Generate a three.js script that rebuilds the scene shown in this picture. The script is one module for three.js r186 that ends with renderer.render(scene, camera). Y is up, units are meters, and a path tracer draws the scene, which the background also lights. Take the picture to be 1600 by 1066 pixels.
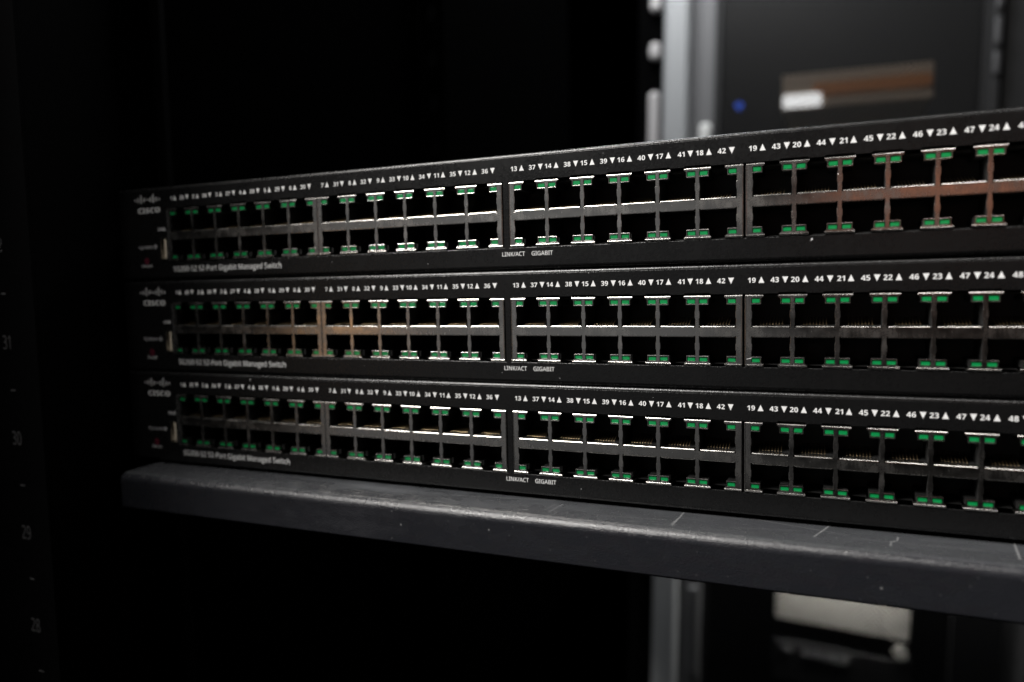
import * as THREE from 'three';
import { mergeGeometries } from 'three/addons/utils/BufferGeometryUtils.js';
import { RoundedBoxGeometry } from 'three/addons/geometries/RoundedBoxGeometry.js';
import { FontLoader } from 'three/addons/loaders/FontLoader.js';
import { RectAreaLightUniformsLib } from 'three/addons/lights/RectAreaLightUniformsLib.js';
RectAreaLightUniformsLib.init();

// ------------------------------------------------------------------ camera, lamps, exposure
// lengths below are millimetres and are turned into metres by S
const S = 0.001;
const scene = new THREE.Scene();
scene.background = new THREE.Color(0, 0, 0);
const camera = new THREE.PerspectiveCamera(48.646, 1024 / 682, 0.01, 30);
camera.position.set(0.2903, 0.0834, 0.2710);
camera.up.set(-0.00889, 0.9968, -0.07943);
camera.lookAt(0.2903 - 0.38662, 0.0834 - 0.07668, 0.2710 - 0.91905);
camera.focus = 0.276; camera.userData.fStop = 5.4;
scene.add(camera);
const renderer = new THREE.WebGLRenderer({ antialias: true });
renderer.setSize(1024, 682);
renderer.toneMapping = THREE.LinearToneMapping;
renderer.toneMappingExposure = 1;
renderer.shadowMap.enabled = true;

function lamp(color, intensity, w, h, pos, target) {
  const l = new THREE.RectAreaLight(color, intensity, w, h);
  l.position.set(...pos); l.lookAt(...target); scene.add(l); return l;
}
lamp(new THREE.Color(1, 0.97, 0.93), 56, 0.34, 0.9, [-0.37, 1.18, 0.58], [0.18, 0.07, 0]);          // ceiling light of the aisle, up left
{                                                                                                     // added spot, aimed to brighten the metal rims at the right end
  const l = new THREE.SpotLight(new THREE.Color(1, 0.97, 0.94), 1.7, 0, 0.17, 1, 2);
  l.position.set(0.56, 1.25, 0.62); l.target.position.set(0.43, 0.05, 0); l.castShadow = true; l.shadow.radius = 8;
  scene.add(l, l.target);
}
lamp(new THREE.Color(0.95, 0.97, 1), 0.12, 1.3, 1.1, [-0.5, 0.15, 1.5], [0.15, 0.07, 0]);           // added fill, standing in for pale surroundings reflected in the metal
lamp(new THREE.Color(1, 0.42, 0.26), 0.66, 0.14, 0.024, [0.36, 0.136, 0.30], [0.33, 0.105, 0]);        // added warm light behind the camera, imitating skin reflected in the bars
lamp(new THREE.Color(1, 0.5, 0.15), 1.1, 0.15, 0.04, [-0.30, 0.03, 0.50], [0.085, 0.065, 0]);        // added amber light for the orange reflection on the middle switch
lamp(new THREE.Color(1, 0.99, 0.95), 95, 0.22, 0.02, [0.315, -0.36, -1.107], [0.315, -0.5, -1.136]);       // added light without a fixture, brightens the pale unit in the rear cabinet
lamp(new THREE.Color(0.96, 0.98, 1), 31, 0.5, 0.25, [-0.05, 1.08, -0.74], [0.1, 0.4, -1.1]);       // ceiling light of the aisle behind

// ------------------------------------------------------------------ helpers
let seed = 7;
const rnd = () => { seed = (seed * 1664525 + 1013904223) >>> 0; return seed / 4294967296; };
const used = new Map();
function numbered(n) { const k = used.get(n) || 0; used.set(n, k + 1); return k ? n + '_' + String(k).padStart(3, '0') : n; }
function mm(g) { g.scale(S, S, S); return g; }
function merge(list) {
  return mergeGeometries(list.map(g => {
    const n = g.index ? g.toNonIndexed() : g;
    for (const k of Object.keys(n.attributes)) if (!['position', 'normal', 'uv'].includes(k)) n.deleteAttribute(k);
    return n;
  }));
}
function part(name, geo, mat, parent) {
  const m = new THREE.Mesh(geo, mat); m.name = parent === scene ? numbered(name) : name;
  m.castShadow = m.receiveShadow = true; parent.add(m); return m;
}
function thing(name, label, category, pos = [0, 0, 0], group) {
  const o = new THREE.Group(); o.name = numbered(name); o.position.set(pos[0] * S, pos[1] * S, pos[2] * S);
  o.userData = { label, category }; if (group) o.userData.group = group;
  scene.add(o); return o;
}
function box(x0, x1, y0, y1, z0, z1, r = 0) {
  const w = x1 - x0, h = y1 - y0, d = z1 - z0;
  const g = r ? new RoundedBoxGeometry(w, h, d, 2, r) : new THREE.BoxGeometry(w, h, d);
  g.translate((x0 + x1) / 2, (y0 + y1) / 2, (z0 + z1) / 2);
  return g;
}
// a sheet bent along a profile of [y, z] points, running from x0 to x1; uv = (x, arc length) in mm
function bent(profile, x0, x1, cuts = 1) {
  const pos = [], nor = [], uv = [], idx = []; let arc = 0;
  const n = profile.length;
  for (let i = 0; i < n; i++) {
    const [y, z] = profile[i];
    if (i) arc += Math.hypot(y - profile[i - 1][0], z - profile[i - 1][1]);
    const a = profile[Math.max(0, i - 1)], b = profile[Math.min(n - 1, i + 1)];
    let ty = b[0] - a[0], tz = b[1] - a[1]; const l = Math.hypot(ty, tz) || 1; ty /= l; tz /= l;
    for (let k = 0; k <= cuts; k++) {
      const x = x0 + (x1 - x0) * k / cuts;
      pos.push(x, y, z); nor.push(0, -tz, ty); uv.push(x, arc);
    }
  }
  for (let i = 0; i < n - 1; i++) for (let k = 0; k < cuts; k++) {
    const a = i * (cuts + 1) + k, b = a + 1, c = a + cuts + 1, d = c + 1;
    idx.push(a, b, c, b, d, c);
  }
  const g = new THREE.BufferGeometry();
  g.setAttribute('position', new THREE.Float32BufferAttribute(pos, 3));
  g.setAttribute('normal', new THREE.Float32BufferAttribute(nor, 3));
  g.setAttribute('uv', new THREE.Float32BufferAttribute(uv, 2));
  g.setIndex(idx);
  return g;
}
function arcPts(cy, cz, r, a0, a1, n) {                  // angle 0 = +z, 90 = +y
  const out = [];
  for (let i = 0; i <= n; i++) { const a = (a0 + (a1 - a0) * i / n) * Math.PI / 180; out.push([cy + r * Math.sin(a), cz + r * Math.cos(a)]); }
  return out;
}
function rectPath(x0, x1, y0, y1) {
  const p = new THREE.Path(); p.moveTo(x0, y0); p.lineTo(x1, y0); p.lineTo(x1, y1); p.lineTo(x0, y1); p.closePath(); return p;
}

// ------------------------------------------------------------------ textures
const hash = (x, y, s) => { let h = (x * 374761393 + y * 668265263 + s * 1442695041) | 0; h = Math.imul(h ^ (h >>> 13), 1274126177); return ((h ^ (h >>> 16)) >>> 0) / 4294967296; };
function vnoise(x, y, px, py, s) {                       // value noise that tiles every px, py cells
  const xi = Math.floor(x), yi = Math.floor(y), fx = x - xi, fy = y - yi, u = fx * fx * (3 - 2 * fx), v = fy * fy * (3 - 2 * fy);
  const w = (a, m) => ((a % m) + m) % m;
  const a = hash(w(xi, px), w(yi, py), s), b = hash(w(xi + 1, px), w(yi, py), s), c = hash(w(xi, px), w(yi + 1, py), s), d = hash(w(xi + 1, px), w(yi + 1, py), s);
  return a + (b - a) * u + (c - a) * v + (a - b - c + d) * u * v;
}
function dataTex(w, h, fn, srgb, rx, ry) {
  const d = new Uint8Array(w * h * 4);
  for (let y = 0; y < h; y++) for (let x = 0; x < w; x++) {
    const c = fn(x / w, y / h, x, y), i = (y * w + x) * 4;
    for (let k = 0; k < 3; k++) d[i + k] = Math.max(0, Math.min(255, Math.round(255 * (Array.isArray(c) ? c[k] : c))));
    d[i + 3] = 255;
  }
  const t = new THREE.DataTexture(d, w, h); t.magFilter = THREE.LinearFilter; t.minFilter = THREE.LinearMipmapLinearFilter; t.generateMipmaps = true;
  t.wrapS = t.wrapT = THREE.RepeatWrapping; if (srgb) t.colorSpace = THREE.SRGBColorSpace;
  t.repeat.set(rx, ry); t.needsUpdate = true; return t;
}
// powder coat: fine orange peel, 60 mm tile
const peel = dataTex(512, 512, (u, v) => {
  const a = vnoise(u * 170, v * 170, 170, 170, 1), b = vnoise(u * 90, v * 90, 90, 90, 2), c = vnoise(u * 256, v * 256, 256, 256, 3);
  return 0.45 * a + 0.3 * b + 0.25 * c;
}, false, 1 / 28, 1 / 28);
const peelRough = dataTex(512, 512, (u, v) => {
  const a = vnoise(u * 6, v * 6, 6, 6, 11), b = vnoise(u * 21, v * 21, 21, 21, 12), c = vnoise(u * 200, v * 200, 200, 200, 13);
  const r = 0.78 + 0.18 * (a - 0.5) + 0.12 * (b - 0.5) + 0.2 * (c - 0.5);
  return [r, r, r];
}, false, 1 / 140, 1 / 140);
// plated steel: smudges and hairlines, 40 mm tile
const plateRough = dataTex(512, 512, (u, v) => {
  const a = vnoise(u * 5, v * 5, 5, 5, 21), b = vnoise(u * 17, v * 17, 17, 17, 22), c = vnoise(u * 90, v * 12, 90, 12, 23), d = vnoise(u * 180, v * 180, 180, 180, 24);
  let r = 0.75 + 0.3 * (a - 0.5) + 0.25 * (b - 0.5) + 0.12 * (c - 0.5) + 0.2 * (d - 0.5);
  return [r, r, r];
}, false, 1 / 41, 1 / 41);
const plateBump = dataTex(512, 512, (u, v) => 0.6 * vnoise(u * 60, v * 60, 60, 60, 31) + 0.4 * vnoise(u * 190, v * 190, 190, 190, 32), false, 1 / 41, 1 / 41);

// ------------------------------------------------------------------ materials
const M = {};
const std = o => new THREE.MeshStandardMaterial(o);
M.chassis = std({ color: new THREE.Color(0.0055, 0.0055, 0.0057), roughness: 0.37, roughnessMap: peelRough, bumpMap: peel, bumpScale: 0.00006, metalness: 0 });
M.plate = std({ color: new THREE.Color(0.62, 0.60, 0.57), metalness: 1, roughness: 0.33, roughnessMap: plateRough, bumpMap: plateBump, bumpScale: 0.000004 });
M.innerPlate = std({ color: new THREE.Color(0.28, 0.27, 0.26), metalness: 1, roughness: 0.5 });
M.socket = std({ color: new THREE.Color(0.006, 0.006, 0.006), roughness: 0.6 });
M.gold = std({ color: new THREE.Color(0.42, 0.32, 0.19), metalness: 1, roughness: 0.35 });
M.led = new THREE.MeshPhysicalMaterial({ color: new THREE.Color(0.003, 0.25, 0.065), roughness: 0.3, clearcoat: 1, clearcoatRoughness: 0.14 });
M.print = std({ color: new THREE.Color(0.82, 0.82, 0.82), roughness: 0.7 });
M.printGrey = std({ color: new THREE.Color(0.6, 0.6, 0.61), roughness: 0.7 });
M.printRed = std({ color: new THREE.Color(0.16, 0.006, 0.03), roughness: 0.6 });
M.usbWhite = std({ color: new THREE.Color(0.75, 0.66, 0.52), roughness: 0.4 });
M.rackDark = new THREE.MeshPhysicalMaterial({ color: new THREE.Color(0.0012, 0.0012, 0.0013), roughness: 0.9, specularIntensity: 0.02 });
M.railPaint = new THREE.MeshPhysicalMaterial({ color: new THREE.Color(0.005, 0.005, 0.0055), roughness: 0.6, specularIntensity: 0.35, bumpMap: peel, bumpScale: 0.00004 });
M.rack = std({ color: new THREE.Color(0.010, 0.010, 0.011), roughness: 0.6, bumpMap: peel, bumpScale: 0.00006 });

// ------------------------------------------------------------------ lettering
const fonts = new FontLoader();
const bold = await fonts.loadAsync('fonts/droid/droid_sans_bold.typeface.json');
const regular = await fonts.loadAsync('fonts/droid/droid_sans_regular.typeface.json');
for (const f of [bold, regular]) { const h = new THREE.ShapeGeometry(f.generateShapes('H', 1)); h.computeBoundingBox(); f.perCap = 1 / h.boundingBox.max.y; }
// flat print: text with cap height `cap`, left at x (or right / centred), baseline y, at depth z
function word(text, font, cap, x, y, z, { align = 'left', width = 0, stretch = 1 } = {}) {
  const g = new THREE.ShapeGeometry(font.generateShapes(text, cap * font.perCap), 3);
  g.computeBoundingBox(); let { min, max } = g.boundingBox;
  const k = width ? width / (max.x - min.x) : stretch;
  g.translate(-min.x, 0, 0); g.scale(k, 1, 1);
  const w = (max.x - min.x) * k;
  g.translate(align === 'right' ? x - w : align === 'center' ? x - w / 2 : x, y, z);
  return g;
}
function flat(points, z) { return new THREE.ShapeGeometry(new THREE.Shape(points.map(p => new THREE.Vector2(...p)))).translate(0, 0, z); }

// ------------------------------------------------------------------ network switch
const P = 13.97, EDGE = 1.475, GROUPS = [0, 86.80, 176.43, 263.94], GW = 2 * EDGE + 6 * P;
const TOP = 33.27, BOT = 8.55, MT = 22.6, MB = 18.62, PRINT = 0.05;

function cageGeometry() {
  const pts = [];
  const x0 = 0, x1 = GW, zf = 0.35;
  const L = i => EDGE + i * P, half = i => (i === 0 || i === 6 ? 0.7 : 0.64);
  const TP = TOP - 0.5, BP = BOT + 0.38;
  pts.push([x0, BP], [x0, TP]);
  for (let i = 0; i < 6; i++) {                          // upper row, left to right along the top
    const l = L(i), r = L(i + 1), a = l + half(i), b = r - half(i + 1);
    pts.push([l + 4.63, TP], [l + 4.63, 32.45], [l + 4.25, 32.45], [l + 4.25, 32.2], [l + 3.85, 32.2], [l + 3.85, 30.0], [a, 30.0]);
    pts.push([a, 27.9], [a + 0.2, 27.6], [a + 0.2, 25.4], [a, 25.1], [a, MT - 0.75], [a + 0.4, MT - 0.75], [a + 0.4, MT - 0.45]);
    pts.push([b - 0.4, MT - 0.45], [b - 0.4, MT - 0.75], [b, MT - 0.75], [b, 25.1], [b - 0.2, 25.4], [b - 0.2, 27.6], [b, 27.9]);
    pts.push([b, 30.0], [r - 3.85, 30.0], [r - 3.85, 32.2], [r - 4.25, 32.2], [r - 4.25, 32.45], [r - 4.63, 32.45], [r - 4.63, TP]);
  }
  pts.push([x1, TP], [x1, BP]);
  for (let i = 5; i >= 0; i--) {                         // lower row, right to left along the bottom
    const l = L(i), r = L(i + 1), a = l + half(i), b = r - half(i + 1);
    pts.push([r - 4.63, BP], [r - 4.63, 9.45], [r - 4.25, 9.45], [r - 4.25, 9.75], [r - 3.85, 9.75], [r - 3.85, 11.95], [b, 11.95]);
    pts.push([b, 13.9], [b - 0.2, 14.2], [b - 0.2, 16.3], [b, 16.6], [b, MB + 0.35], [b - 0.4, MB + 0.35], [b - 0.4, MB]);
    pts.push([a + 0.4, MB], [a + 0.4, MB + 0.35], [a, MB + 0.35], [a, 16.6], [a + 0.2, 16.3], [a + 0.2, 14.2], [a, 13.9]);
    pts.push([a, 11.95], [l + 3.85, 11.95], [l + 3.85, 9.75], [l + 4.25, 9.75], [l + 4.25, 9.45], [l + 4.63, 9.45], [l + 4.63, BP]);
  }
  const shape = new THREE.Shape(pts.map(p => new THREE.Vector2(...p)));
  const leds = [];
  for (let i = 0; i < 6; i++) for (const [c, s] of [[L(i), 1], [L(i + 1), -1]]) {
    const e = (s === 1 && i === 0) || (s === -1 && i === 5) ? 0.72 : 0.62;
    const xa = c + s * e, xb = c + s * 3.6;
    leds.push([Math.min(xa, xb), Math.max(xa, xb), 30.3, 32.2], [Math.min(xa, xb), Math.max(xa, xb), 9.8, 11.6]);
  }
  for (const [a, b, c, d] of leds) shape.holes.push(rectPath(a, b, c, d));
  const list = [new THREE.ExtrudeGeometry(shape, { depth: 0.18, bevelEnabled: true, bevelThickness: 0.05, bevelSize: 0.05, bevelOffset: -0.05, bevelSegments: 2, curveSegments: 4 }).translate(0, 0, zf - 0.23)];
  for (const x of [0.26, GW - 0.26]) list.push(new THREE.CylinderGeometry(0.3, 0.3, TP - BP, 12, 1, true).translate(x, (TP + BP) / 2, zf - 0.22));
  // rolled edges: the strips along the top, the lip over the middle bar of every port and its floor
  for (let i = 0; i <= 6; i++) {
    const a = i === 0 ? 0.15 : L(i) - 4.58, b = i === 6 ? GW - 0.15 : L(i) + 4.58;
    list.push(bent([[32.55, zf + 0.04], [32.72, zf + 0.03], ...arcPts(32.72, zf - 0.57, 0.62, 0, 90, 6), [33.34, -12]], a, b));
    list.push(bent([[8.8, zf - 0.02], ...arcPts(9.08, zf - 0.08, 0.2, -60, 80, 5), [9.32, zf - 0.04]], a, b));
    for (const s of [-1, 1]) {                             // lip over the lamp windows of the lower row
      if ((i === 0 && s < 0) || (i === 6 && s > 0)) continue;
      const u = L(i) + s * 0.66, v = L(i) + s * 3.82;
      list.push(bent([[11.6, zf + 0.02], ...arcPts(11.72, zf - 0.2, 0.23, 0, 90, 5), [11.95, -1.2]], Math.min(u, v), Math.max(u, v)));
    }
    list.push(bent([[BOT - 0.04, -12], ...arcPts(BOT + 0.36, zf - 0.36, 0.4, -90, 0, 5), [BOT + 0.62, zf + 0.04]], a, b));
  }
  for (let i = 0; i < 6; i++) {
    const a = L(i) + half(i) + 0.42, b = L(i + 1) - half(i + 1) - 0.42;
    list.push(bent([[MT - 0.7, zf + 0.03], ...arcPts(MT - 0.55, zf - 0.52, 0.56, 0, 90, 6), [MT, -3]], a, b));
    list.push(bent([[MB - 0.02, -3], ...arcPts(MB + 0.2, zf - 0.2, 0.22, -90, 0, 4), [MB + 0.3, zf + 0.03]], a, b));
  }
  return { geometry: mm(merge(list)), leds };
}
const cage = cageGeometry();
// black plastic inside of one upper / one lower port, origin at the left end of its column
function socketGeometry(up) {
  const a = 0.75, b = P - 0.75, list = [];
  const [y0, y1] = up ? [MT - 0.3, 32.3] : [9.4, MB + 0.3], z0 = -15, z1 = -0.6;
  const shell = (x0, x1, ya, yb, za, zb) => list.push(box(x0, x1, ya, yb, za, zb));
  shell(a - 0.5, a - 0.05, y0, y1, z0, z1); shell(b + 0.05, b + 0.5, y0, y1, z0, z1);
  shell(a - 0.5, b + 0.5, y0, y1, z0 - 0.6, z0 - 0.02);
  if (up) { shell(a, b, y0 - 0.2, y0 + 0.25, z0, -1.2); shell(4.3, P - 4.3, 32.4, 32.9, z0, -3); }
  else { shell(a, b, y1 - 0.25, y1 + 0.1, z0, -1.0); shell(4.3, P - 4.3, 8.7, 8.95, z0, -5); }
  for (const [c, d] of [[a, 3.75], [P - 3.75, b]]) {       // lamp holders in the corners
    if (up) shell(c, d, 30.2, 32.35, z0 + 1, -3.0); else shell(c, d, 9.5, 11.75, z0 + 1, -3.0);
  }
  return mm(merge(list));
}
function pinsGeometry() {                                  // eight contact wires rising from the floor of an upper port
  const list = [];
  for (let k = 0; k < 8; k++) {
    const g = box(-0.13, 0.13, -0.12, 0.12, 0, 7);
    g.rotateX(Math.PI + 0.30 + 0.012 * Math.sin(k * 5.1)); g.rotateX(0);
    g.translate(P / 2 + (k - 3.5) * 1.02, MT + 0.40, -2.8);
    list.push(g);
  }
  return mm(merge(list));
}
const socketUp = socketGeometry(true), socketLow = socketGeometry(false), pins = pinsGeometry();
function ledGeometry(w, h) { const g = new RoundedBoxGeometry(w, h, 1.4, 3, 0.3); g.translate(0, 0, -0.7); return mm(g); }
const ledGeo = {};

function panelGeometry() {
  const list = [], R = 1.3, x0 = -31, x1 = 409;
  const s = new THREE.Shape(); s.moveTo(x0, R); s.lineTo(x1, R); s.lineTo(x1, 44 - R); s.lineTo(x0, 44 - R); s.closePath();
  const notch = (g0, g1) => {
    const p = new THREE.Path(); p.moveTo(g0 - 0.3, BOT - 0.3); p.lineTo(g1 + 0.3, BOT - 0.3); p.lineTo(g1 + 0.3, TOP + 0.3);
    for (const g of g1 > 200 ? [263.94, 176.43] : [86.8, 0]) for (let i = 5; i >= 0; i--) {
      const l = g + EDGE + i * P;
      if (i > 0) p.lineTo(l + 4.55, TOP + 0.3), p.lineTo(l + 4.25, TOP + 0.75), p.lineTo(l - 4.25, TOP + 0.75), p.lineTo(l - 4.55, TOP + 0.3);
    }
    p.lineTo(g0 - 0.3, TOP + 0.3); p.closePath(); return p;
  };
  s.holes.push(notch(0, 86.8 + GW), notch(176.43, 263.94 + GW), rectPath(-5.2, 0.0 - 0.9, 9.4, 20.2));
  list.push(new THREE.ExtrudeGeometry(s, { depth: 0.7, bevelEnabled: true, bevelThickness: 0.15, bevelSize: 0.12, bevelOffset: -0.12, bevelSegments: 2, curveSegments: 4 }).translate(0, 0, -0.85));
  list.push(bent([[44 - R - 0.02, 0.004], ...arcPts(44 - R, -R, R, 0, 90, 8), [44, -R - 3], [44, -256], [44 - 1, -257]], x0, x1));
  list.push(bent([[1, -257], [0, -256], [0, -R - 3], ...arcPts(R, -R, R, -90, 0, 6), [R + 0.02, 0.004]], x0, x1));
  for (const x of [x0, x1 - 1]) list.push(box(x, x + 1, 0.6, 43.4, -256.5, -0.9));
  list.push(box(x0 + 1, x1 - 1, 0.6, 43.4, -257, -256));
  list.push(box(x0 + 1, x1 - 1, 0.6, 43.4, -20, -19));                                    // inner bulkhead behind the ports
  return mm(merge(list));
}
const labels = {
  numbers(parent) {
    GROUPS.forEach((g, gi) => {
      for (let i = 0; i < 6; i++) {
        const c = g + EDGE + i * P, up = gi * 6 + i + 1, down = up + 24;
        const t1 = c + 2.96, t2 = c + 10.62;
        part('port_number', mm(merge([word(String(up), bold, 1.72, t1 - 0.72, 37.42, PRINT, { align: 'right', stretch: 1.06 }), flat([[t1, 37.3], [t1 + 1.92, 37.3], [t1 + 0.96, 39.5]], PRINT)])), M.print, parent);
        part('port_number', mm(merge([word(String(down), bold, 1.72, t2 - 0.86, 37.42, PRINT, { align: 'right', stretch: 1.06 }), flat([[t2 + 0.96, 37.1], [t2 + 1.92, 39.3], [t2, 39.3]], PRINT)])), M.print, parent);
      }
    });
  },
};
function makeSwitch() {
  const t = thing('network_switch', '', 'network switch', [0, 0, 0], 'network switches stacked on the shelf');
  part('chassis', panelGeometry(), M.chassis, t);
  for (const g of GROUPS) {
    const block = part('port_block', cage.geometry, M.plate, t); block.position.x = g * S;
    for (let i = 0; i < 6; i++) for (const up of [true, false]) {
      const s = part('port_socket', up ? socketUp : socketLow, M.socket, block); s.position.x = (EDGE + i * P) * S;
      if (up) { const c = part('contact_pins', pins, M.gold, block); c.position.x = (EDGE + i * P) * S; }
    }
    for (const [a, b, c, d] of cage.leds) {
      const w = b - a - 0.16, h = d - c - 0.2, k = w.toFixed(2) + h.toFixed(2);
      ledGeo[k] = ledGeo[k] || ledGeometry(w, h);
      const l = part('indicator_light', ledGeo[k], M.led, block); l.position.set((a + b) / 2 * S, (c + d) / 2 * S, 0.12 * S);
    }
  }
  labels.numbers(t);
  part('link_label', mm(word('LINK/ACT', regular, 1.62, 173.05, 5.05, PRINT, { width: 9.5 })), M.print, t);
  part('speed_label', mm(word('GIGABIT', regular, 1.62, 185.3, 5.05, PRINT, { width: 8.6 })), M.print, t);
  part('model_label', mm(word('SG350-52 52-Port Gigabit Managed Switch', regular, 2.45, 2.5, 3.75, PRINT, { width: 63.6 })), M.print, t);
  // maker's mark: nine bars over the word
  const hs = [1.2, 2.2, 4.2, 2.2, 1.2, 2.2, 4.2, 2.2, 1.2], bars = [];
  hs.forEach((h, i) => bars.push(new THREE.ShapeGeometry(capsule(0.52, h)).translate(-20.2 + i * 1.98, i === 2 || i === 6 ? 38.9 : 38.5, PRINT)));
  bars.push(word('CISCO', bold, 2.4, -18.6, 32.2, PRINT, { width: 14.3 }));
  part('maker_logo', mm(merge(bars)), M.print, t);
  part('status_label', mm(word('USB', bold, 1.5, -3.3, 23.3, PRINT, { align: 'center', width: 4.6 })), M.printGrey, t);
  const ring = new THREE.RingGeometry(0.55, 0.85, 16).translate(-8.6, 15.9, PRINT);
  part('status_label', mm(merge([word('System', regular, 1.5, -19.6, 15.2, PRINT, { width: 9.2 }), ring, flat([[-8.75, 15.9], [-8.45, 15.9], [-8.45, 17.2], [-8.75, 17.2]], PRINT * 1.4)])), M.printGrey, t);
  part('status_label', mm(word('Reset', regular, 1.5, -17.8, 6.2, PRINT, { width: 6.6 })), M.printGrey, t);
  const reset = part('reset_button', mm(merge([new THREE.RingGeometry(0.75, 1.35, 20).translate(-14.6, 9.2, PRINT), flat([[-15.2, 10.3], [-14.0, 10.3], [-14.6, 11.2]], PRINT)])), M.printRed, t);
  reset.userData.label = 'small dark red reset mark';
  // usb port standing upright
  const usb = part('usb_port', mm(merge([box(-5.1, -4.7, 9.5, 20.1, -12, 0.3, 0.1), box(-1.4, -1.0, 9.5, 20.1, -12, 0.3, 0.1), box(-4.7, -1.4, 9.5, 9.9, -12, 0.3, 0.1), box(-4.7, -1.4, 19.7, 20.1, -12, 0.3, 0.1)])), M.plate, t);
  part('usb_tongue', mm(box(-2.7, -1.45, 10.2, 19.4, -10, 0.1, 0.15)), M.usbWhite, usb);
  return t;
}
function capsule(w, h) {
  const s = new THREE.Shape(), r = w / 2; s.moveTo(-r, -h / 2 + r); s.lineTo(-r, h / 2 - r); s.absarc(0, h / 2 - r, r, Math.PI, 0, true); s.lineTo(r, -h / 2 + r); s.absarc(0, -h / 2 + r, r, 0, -Math.PI, true);
  return s;
}
const lowest = makeSwitch();
lowest.userData.label = 'lowest black network switch of the stack, resting directly on the grey shelf';
lowest.position.set(-0.41 * S, 0, 0);
const middle = lowest.clone(); middle.name = numbered('network_switch'); scene.add(middle);
middle.position.set(-0.28 * S, 44.21 * S, -0.2 * S);
middle.userData = { label: 'middle black network switch, sandwiched between the upper and lower switches', category: 'network switch', group: 'network switches stacked on the shelf' };
const upper = lowest.clone(); upper.name = numbered('network_switch'); scene.add(upper);
upper.position.set(0, 88.67 * S, 0);
upper.userData = { label: 'topmost black network switch of the stack, with nothing lying on it', category: 'network switch', group: 'network switches stacked on the shelf' };

// small marks that single units carry
const chipGeo = (x, y, r, n = 7) => flat(Array.from({ length: n }, (_, k) => { const a = k / n * Math.PI * 2, q = r * (0.6 + 0.6 * rnd()); return [x + q * Math.cos(a), y + q * Math.sin(a)]; }), 0.03);
part('dust_speck', mm(merge([chipGeo(45.7, 41.6, 0.42), chipGeo(118, 40.9, 0.12), chipGeo(204, 4.2, 0.14), chipGeo(232, 40.6, 0.1)])), M.printGrey, lowest);
part('paint_chip', mm(merge([chipGeo(285, 7.1, 0.4), chipGeo(284.7, 6.6, 0.22), chipGeo(214, 41.2, 0.12), chipGeo(140, 3.2, 0.13), chipGeo(93, 5.6, 0.16)])), M.printGrey, upper);
part('scuff', mm(flat([[264.5, 11.0], [266.2, 11.4], [266.2, 11.6], [264.5, 11.15]], 0.43)), M.print, middle);
part('dust_speck', mm(merge([chipGeo(208, 42.2, 0.12), chipGeo(196, 2.4, 0.15), chipGeo(172, 4, 0.1), chipGeo(108, 5.2, 0.12)])), M.printGrey, middle);

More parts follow.
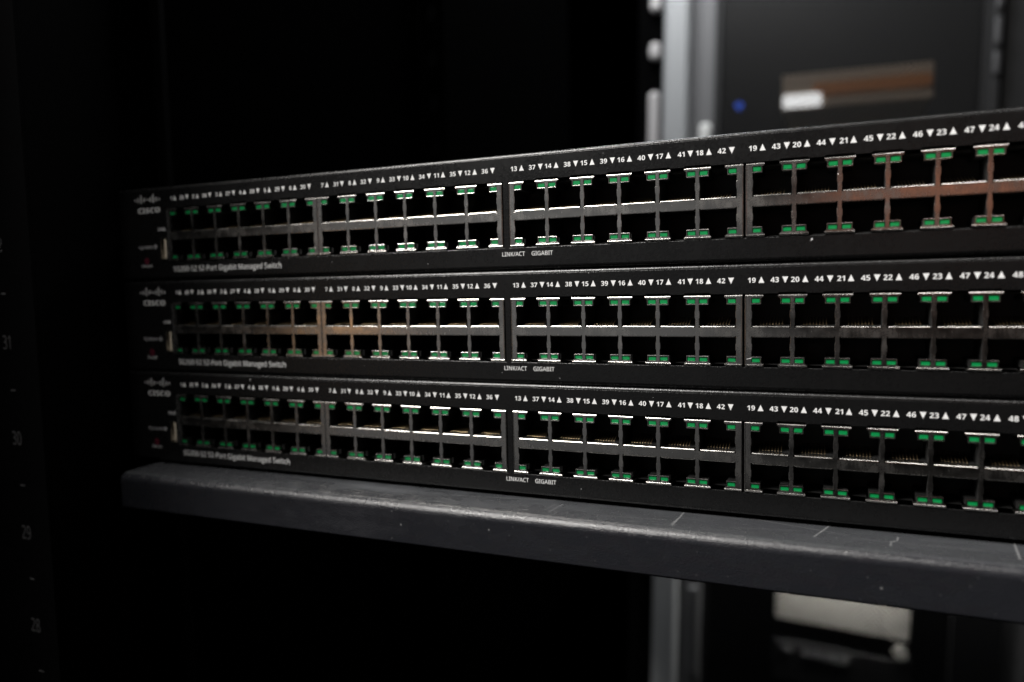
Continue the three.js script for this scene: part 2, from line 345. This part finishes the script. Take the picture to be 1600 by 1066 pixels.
// ------------------------------------------------------------------ shelf
function shelf() {
  const W = 480, X0 = -16;
  // texture: u along the shelf, v along the bent sheet from the lip's lower edge (64 mm)
  const R = 3.8, zf = 21.0, top = -1.5, low = -18.3;
  const prof = [[low + 1.2, zf - 14], [low + 0.02, zf - 13], [low, zf - 1.2], ...arcPts(low + 1.2, zf - 1.2, 1.2, -90, 0, 4), ...arcPts(top - R, zf - R, R, 0, 90, 10), [top, zf - R - 6], [top, -20], [top, -680]];
  let arcTop = 0, at = 0; const arcs = [0];
  for (let i = 1; i < prof.length; i++) { at += Math.hypot(prof[i][0] - prof[i - 1][0], prof[i][1] - prof[i - 1][1]); arcs.push(at); }
  const iTop = prof.length - 4; arcTop = arcs[iTop];                   // where the flat top begins (z = zf - R)
  const vOf = z => arcTop + (zf - R - z);
  const scr = [];
  const line = (pts, w, a) => { for (let i = 0; i < pts.length - 1; i++) scr.push([pts[i][0], vOf(pts[i][1]), pts[i + 1][0], vOf(pts[i + 1][1]), w, a]); };
  line([[242.6, -7], [241.9, 4], [241.0, 14.5]], 0.42, 0.6); line([[241.5, 6], [240.4, 14]], 0.3, 0.5);
  line([[197.0, 3], [195.4, 13.5]], 0.35, 0.6); line([[194.4, 3.7], [193.0, 12]], 0.25, 0.5);
  line([[292.8, -7], [289.5, 3], [286.5, 11.5]], 0.42, 0.6);
  line([[311.7, 3], [311.2, 7], [309.4, 8.4], [308.9, 12.5]], 0.35, 0.6);
  line([[344.9, -5], [343.2, 13]], 0.5, 0.6);
  line([[150, 5.2], [170, 2.6], [188, -0.2], [217, -6.6]], 0.22, 0.45); line([[262, -3], [275, 0.8], [297, 6.2]], 0.22, 0.35);
  line([[214, 12], [238, 9]], 0.18, 0.3); line([[260, 10], [283, 6.5]], 0.18, 0.25); line([[298, 9], [335, 8]], 0.2, 0.3); line([[318, 4], [342, 1]], 0.18, 0.25);
  line([[100, 9], [128, 14]], 0.25, 0.25); line([[110, 15], [150, 10]], 0.25, 0.2); line([[70, 6], [96, 12]], 0.3, 0.2);
  const spots = [];
  for (let i = 0; i < 120; i++) spots.push([X0 + rnd() * W, 10 + rnd() * 40, 0.1 + 0.16 * rnd() * rnd() + 0.05, 0.12 + 0.4 * rnd() * rnd()]);
  spots.push([136, 22, 0.4, 0.9], [174, 24, 0.35, 0.9], [132, 27, 0.3, 0.6], [306, 20, 0.5, 0.5]);
  const TW = 2048, TH = 256, H = 64;
  const mark = new Float32Array(TW * TH);
  const stamp = (cx, cy, r, fn) => {
    const x0 = Math.max(0, Math.floor((cx - r - X0) / W * TW)), x1 = Math.min(TW - 1, Math.ceil((cx + r - X0) / W * TW));
    const y0 = Math.max(0, Math.floor((cy - r) / H * TH)), y1 = Math.min(TH - 1, Math.ceil((cy + r) / H * TH));
    for (let y = y0; y <= y1; y++) for (let x = x0; x <= x1; x++) { const v = fn(X0 + (x + 0.5) / TW * W, (y + 0.5) / TH * H); mark[y * TW + x] = Math.max(mark[y * TW + x], v); }
  };
  for (const [a, b, c, d, w, al] of scr) {
    const mx = (a + c) / 2, my = (b + d) / 2, r = Math.hypot(c - a, d - b) / 2 + 1, l2 = (c - a) ** 2 + (d - b) ** 2;
    stamp(mx, my, r, (x, y) => { const t = Math.max(0, Math.min(1, ((x - a) * (c - a) + (y - b) * (d - b)) / l2)); const q = Math.hypot(x - a - t * (c - a), y - b - t * (d - b)); return al * Math.max(0, 1 - q / w) * (0.55 + 0.45 * vnoise(x * 1.3, y * 1.3, 9999, 9999, 41)); });
  }
  for (const [x, y, r, al] of spots) stamp(x, y, r + 0.2, (px, py) => al * Math.max(0, 1 - Math.hypot(px - x, py - y) / (r + 0.12)));
  const dustSheen = (x, y) => {                                              // thin dust and wiping marks on the top, its sheen painted in too
    const a = vnoise(x / 38, y / 9, 9999, 9999, 51), b = vnoise(x / 9, y / 3.2, 9999, 9999, 52), c = vnoise((x + 2 * y) / 5, (y - x * 0.35) / 1.6, 9999, 9999, 53);
    return Math.max(0, (0.5 * a + 0.3 * b + 0.2 * c - 0.36) * (0.3 + 0.9 * Math.exp(-Math.pow((x - 115) / 65, 2))));
  };
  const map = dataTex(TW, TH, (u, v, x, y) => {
    const mx = X0 + u * W, my = v * H, onTop = my > arcTop - 1 ? 1 : 0.12, dd = dustSheen(mx, my) * onTop, k = mark[y * TW + x];
    const g = (my > arcTop - 2 ? 0.036 : 0.0105) + 0.06 * dd, f = n => Math.pow(n, 1 / 2.2);  // top painted lighter than the front, imitating the stronger light on it
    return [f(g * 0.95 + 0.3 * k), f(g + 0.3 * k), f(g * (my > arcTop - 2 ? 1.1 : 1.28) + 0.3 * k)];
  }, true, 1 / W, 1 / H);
  map.offset.set(-X0 / W, 0); map.wrapT = THREE.ClampToEdgeWrapping;
  const rough = dataTex(TW / 2, TH, (u, v) => {
    const mx = X0 + u * W, my = v * H, dd = dustSheen(mx, my);
    const r = 0.25 + 0.4 * dd + 0.10 * (vnoise(mx / 3, my / 3, 9999, 9999, 61) - 0.5); return [r, r, r];
  }, false, 1 / W, 1 / H);
  rough.offset.set(-X0 / W, 0); rough.wrapT = THREE.ClampToEdgeWrapping;
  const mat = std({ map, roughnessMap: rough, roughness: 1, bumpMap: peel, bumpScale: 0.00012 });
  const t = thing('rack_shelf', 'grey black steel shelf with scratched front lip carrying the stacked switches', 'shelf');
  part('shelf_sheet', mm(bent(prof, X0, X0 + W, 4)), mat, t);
  part('side_flange', mm(box(X0 - 1, X0 - 0.05, -17.6, -5.6, -680, 17)), M.rack, t);
  part('side_flange', mm(box(X0 + W + 0.05, X0 + W + 1, -17.6, -5.6, -680, 17)), M.rack, t);
}
shelf();

// ------------------------------------------------------------------ our rack: left rail with unit numbers, added shade panel, rear rail
{
  const t = thing('equipment_rack', 'black rack frame at the left with small unit numbers on its rail', 'rack');
  const rail = part('mounting_rail', mm(merge([box(-92, -38, -420, 520, 40.2, 42, 0.3), box(-39.8, -38, -420, 520, -30, 40.15), box(-39.6, -30, -420, -24, -31, -30), box(-39.6, -30.5, -17, 520, -34, -30.5)])), M.railPaint, t);
  const mPrint = std({ color: new THREE.Color(0.24, 0.24, 0.245), roughness: 0.8 });
  for (let u = 25; u <= 36; u++) {
    const y = 61.4 + (u - 31) * 44.45;
    const lean = -0.04 * (y - 10);
    part('unit_number', mm(word(String(u), regular, 6.3, -60.0 + lean + 1.5, y - 3.1, 42.05, { width: u === 31 ? 5.2 : 6.0 })), mPrint, rail);
    part('unit_mark', mm(flat([[-58.2 + lean + 1, y + 22.0], [-55.0 + lean + 1, y + 22.0], [-55.0 + lean + 1, y + 22.7], [-58.2 + lean + 1, y + 22.7]], 42.05)), mPrint, rail);
  }
  part('shade_panel', mm(box(-96, -94, -420, 1900, -900, 221)), M.rackDark, t);  // added out of view, sized to shade the left side and stop stray light
  // rear rail with oval slots
  const s = new THREE.Shape(); s.moveTo(-93, -420); s.lineTo(-66, -420); s.lineTo(-66, 700); s.lineTo(-93, 700); s.closePath();
  for (let y = -400; y < 680; y += 44.45) { const p = new THREE.Path(); p.absellipse(-79, y, 5, 9, 0, Math.PI * 2); s.holes.push(p); }
  const rear = new THREE.ExtrudeGeometry(s, { depth: 2, bevelEnabled: false, curveSegments: 10 }).translate(0, 0, -420);
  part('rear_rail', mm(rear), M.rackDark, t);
}

// ------------------------------------------------------------------ cabinet across the rear aisle
const D = -1100;
{
  const alu = std({ color: new THREE.Color(0.40, 0.41, 0.42), metalness: 0.2, roughness: 0.45 });
  const aluDark = std({ color: new THREE.Color(0.17, 0.17, 0.175), metalness: 0.3, roughness: 0.5 });
  const black = std({ color: new THREE.Color(0.012, 0.012, 0.013), roughness: 0.6 });
  const t = thing('server_cabinet', 'tall server cabinet with pale corner post and black mesh door, blurred behind the switches', 'cabinet', [0, 0, D]);
  t.rotation.z = -0.028;
  // corner post: extruded profile with a groove
  const column = list => new THREE.ExtrudeGeometry(new THREE.Shape(list.map(p => new THREE.Vector2(...p))), { depth: 2000, bevelEnabled: false }).rotateX(Math.PI / 2).translate(0, 1000, 0);
  part('corner_post', mm(column([[2, -40], [2, -10], [4, -4], [10, 0], [42, 0], [47, -3], [49, -9], [49, -40]])), alu, t);
  part('post_cover', mm(column([[50, -40], [50, -24], [60, -22], [63, -12], [67, -9], [90, -9], [94, -13], [94, -40]])), aluDark, t);
  part('post_latch', mm(box(72, 93, 120, 352 + 0, 10, 26, 7)), std({ color: new THREE.Color(0.85, 0.85, 0.83), roughness: 0.4 }), t);
  part('post_latch', mm(box(70, 92, -640, -470, 10, 26, 7)), aluDark, t);
  // door: frame and perforated sheet
  const holes = dataTex(128, 128, (u, v) => {
    let m = 0; const f = (a, b) => { const dx = Math.min(Math.abs(u - a), 1 - Math.abs(u - a)), dy = Math.min(Math.abs(v - b), 1 - Math.abs(v - b)) * 1.0; return Math.hypot(dx, dy); };
    m = Math.min(f(0, 0), f(0.5, 0.5)) < 0.27 ? 0 : 1; return m;
  }, false, 1 / 9, 1 / 9);
  const mesh = new THREE.MeshPhysicalMaterial({ color: new THREE.Color(0.013, 0.013, 0.0135), roughness: 0.42, specularIntensity: 0.8, alphaMap: holes, alphaTest: 0.5, side: THREE.DoubleSide });
  const door = part('mesh_door', mm(box(100, 500, -1000, 1000, 0, 1)), mesh, t);
  { const uv = door.geometry.attributes.uv, p = door.geometry.attributes.position; for (let i = 0; i < uv.count; i++) uv.setXY(i, p.getX(i) / S, p.getY(i) / S); }
  part('door_frame', mm(merge([box(94, 104, -1000, 1000, -2, 6, 1), box(492, 560, -1000, 1000, -2, 8, 1)])), black, t);
  const hl = std({ color: new THREE.Color(0.13, 0.13, 0.135), metalness: 0.6, roughness: 0.4 });
  const handle = part('door_handle', mm(merge([box(500, 516, 330, 620, 8, 22, 5)])), black, t);
  for (const [y, h] of [[560, 30], [505, 34], [455, 40], [408, 34]]) part('handle_link', mm(box(502, 513, y - h / 2, y + h / 2, 18, 27, 4)), hl, handle);
  part('cabinet_wall', mm(merge([box(-2, 0, -1000, 1000, -800, -40), box(600, 602, -1000, 1000, -800, 0), box(0, 600, -1000, 1000, -802, -800)])), black, t);

  // pale rings of a cable manager left of the post
  const c = thing('cable_manager', 'dark vertical cable manager with pale rounded clips left of the pale post', 'cable manager', [0, 0, D]);
  c.rotation.z = -0.028;
  part('back_plate', mm(box(-46, -2, -1000, 1000, -30, -20)), M.rackDark, c);
  const clip = std({ color: new THREE.Color(0.5, 0.48, 0.48), roughness: 0.5 });
  for (const [y, h] of [[572, 30], [490, 32], [340, 160], [650, 30]]) part('cable_clip', mm(box(-24, -4, y - h / 2, y + h / 2, -20, -2, 8.9)), clip, c);

  // things seen through the mesh
  const sv = thing('server', 'blurred server with copper coloured front stripe and a glowing white patch imitating glare behind the mesh', 'server', [0, 0, D - 36]);
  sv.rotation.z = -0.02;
  part('bezel', mm(box(205, 435, 374, 432, -400, 0, 2)), std({ color: new THREE.Color(0.6, 0.46, 0.34), roughness: 0.5 }), sv);
  part('front_stripe', mm(box(255, 432, 392, 414, -1, 3, 1)), std({ color: new THREE.Color(0.7, 0.26, 0.07), roughness: 0.5 }), sv);
  part('display', mm(box(207, 268, 376, 398, -1, 4, 2)), std({ color: 0x111111, emissive: new THREE.Color(1, 1, 1), emissiveIntensity: 1.6 }), sv);  // glowing bar painted in for a white glare, not a lamp
  const b = part('status_lamp', mm(new THREE.SphereGeometry(7, 16, 10).translate(134, 388, -4)), std({ color: 0x020206, emissive: new THREE.Color(0.05, 0.16, 1), emissiveIntensity: 0.7 }), sv);
  b.userData.label = 'small blue indicator lamp';
  const un = thing('storage_unit', 'blurred pale grey ribbed unit glimpsed under the shelf behind the mesh', 'storage unit', [0, 0, D - 36]);
  un.rotation.z = -0.042; un.position.x = 0.020;
  const ribs = [box(206, 426, -528, -400, -300, -3, 3)];
  for (let x = 210; x < 424; x += 6) ribs.push(box(x, x + 3, -526, -402, -4, 0, 0.8));
  const pale = std({ color: new THREE.Color(0.75, 0.73, 0.68), roughness: 0.5 });
  part('ribbed_front', mm(merge(ribs)), pale, un);
  part('corner_knob', mm(new THREE.CylinderGeometry(11, 11, 8, 20).rotateX(Math.PI / 2).translate(412, -548, 0)), pale, un);
  const tr = thing('socket_strip', 'dark strip with a row of faint round sockets below the ribbed unit', 'socket strip', [0, 0, D - 36]);
  tr.rotation.z = -0.042; tr.position.x = 0.022;
  part('strip_body', mm(box(205, 430, -640, -565, -300, 0, 2)), black, tr);
  [228, 262, 277, 294, 309, 324].forEach(x => part('socket_ring', mm(new THREE.TorusGeometry(5.5, 3, 8, 20).translate(x, -582, 1)), aluDark, tr));
}

renderer.render(scene, camera);
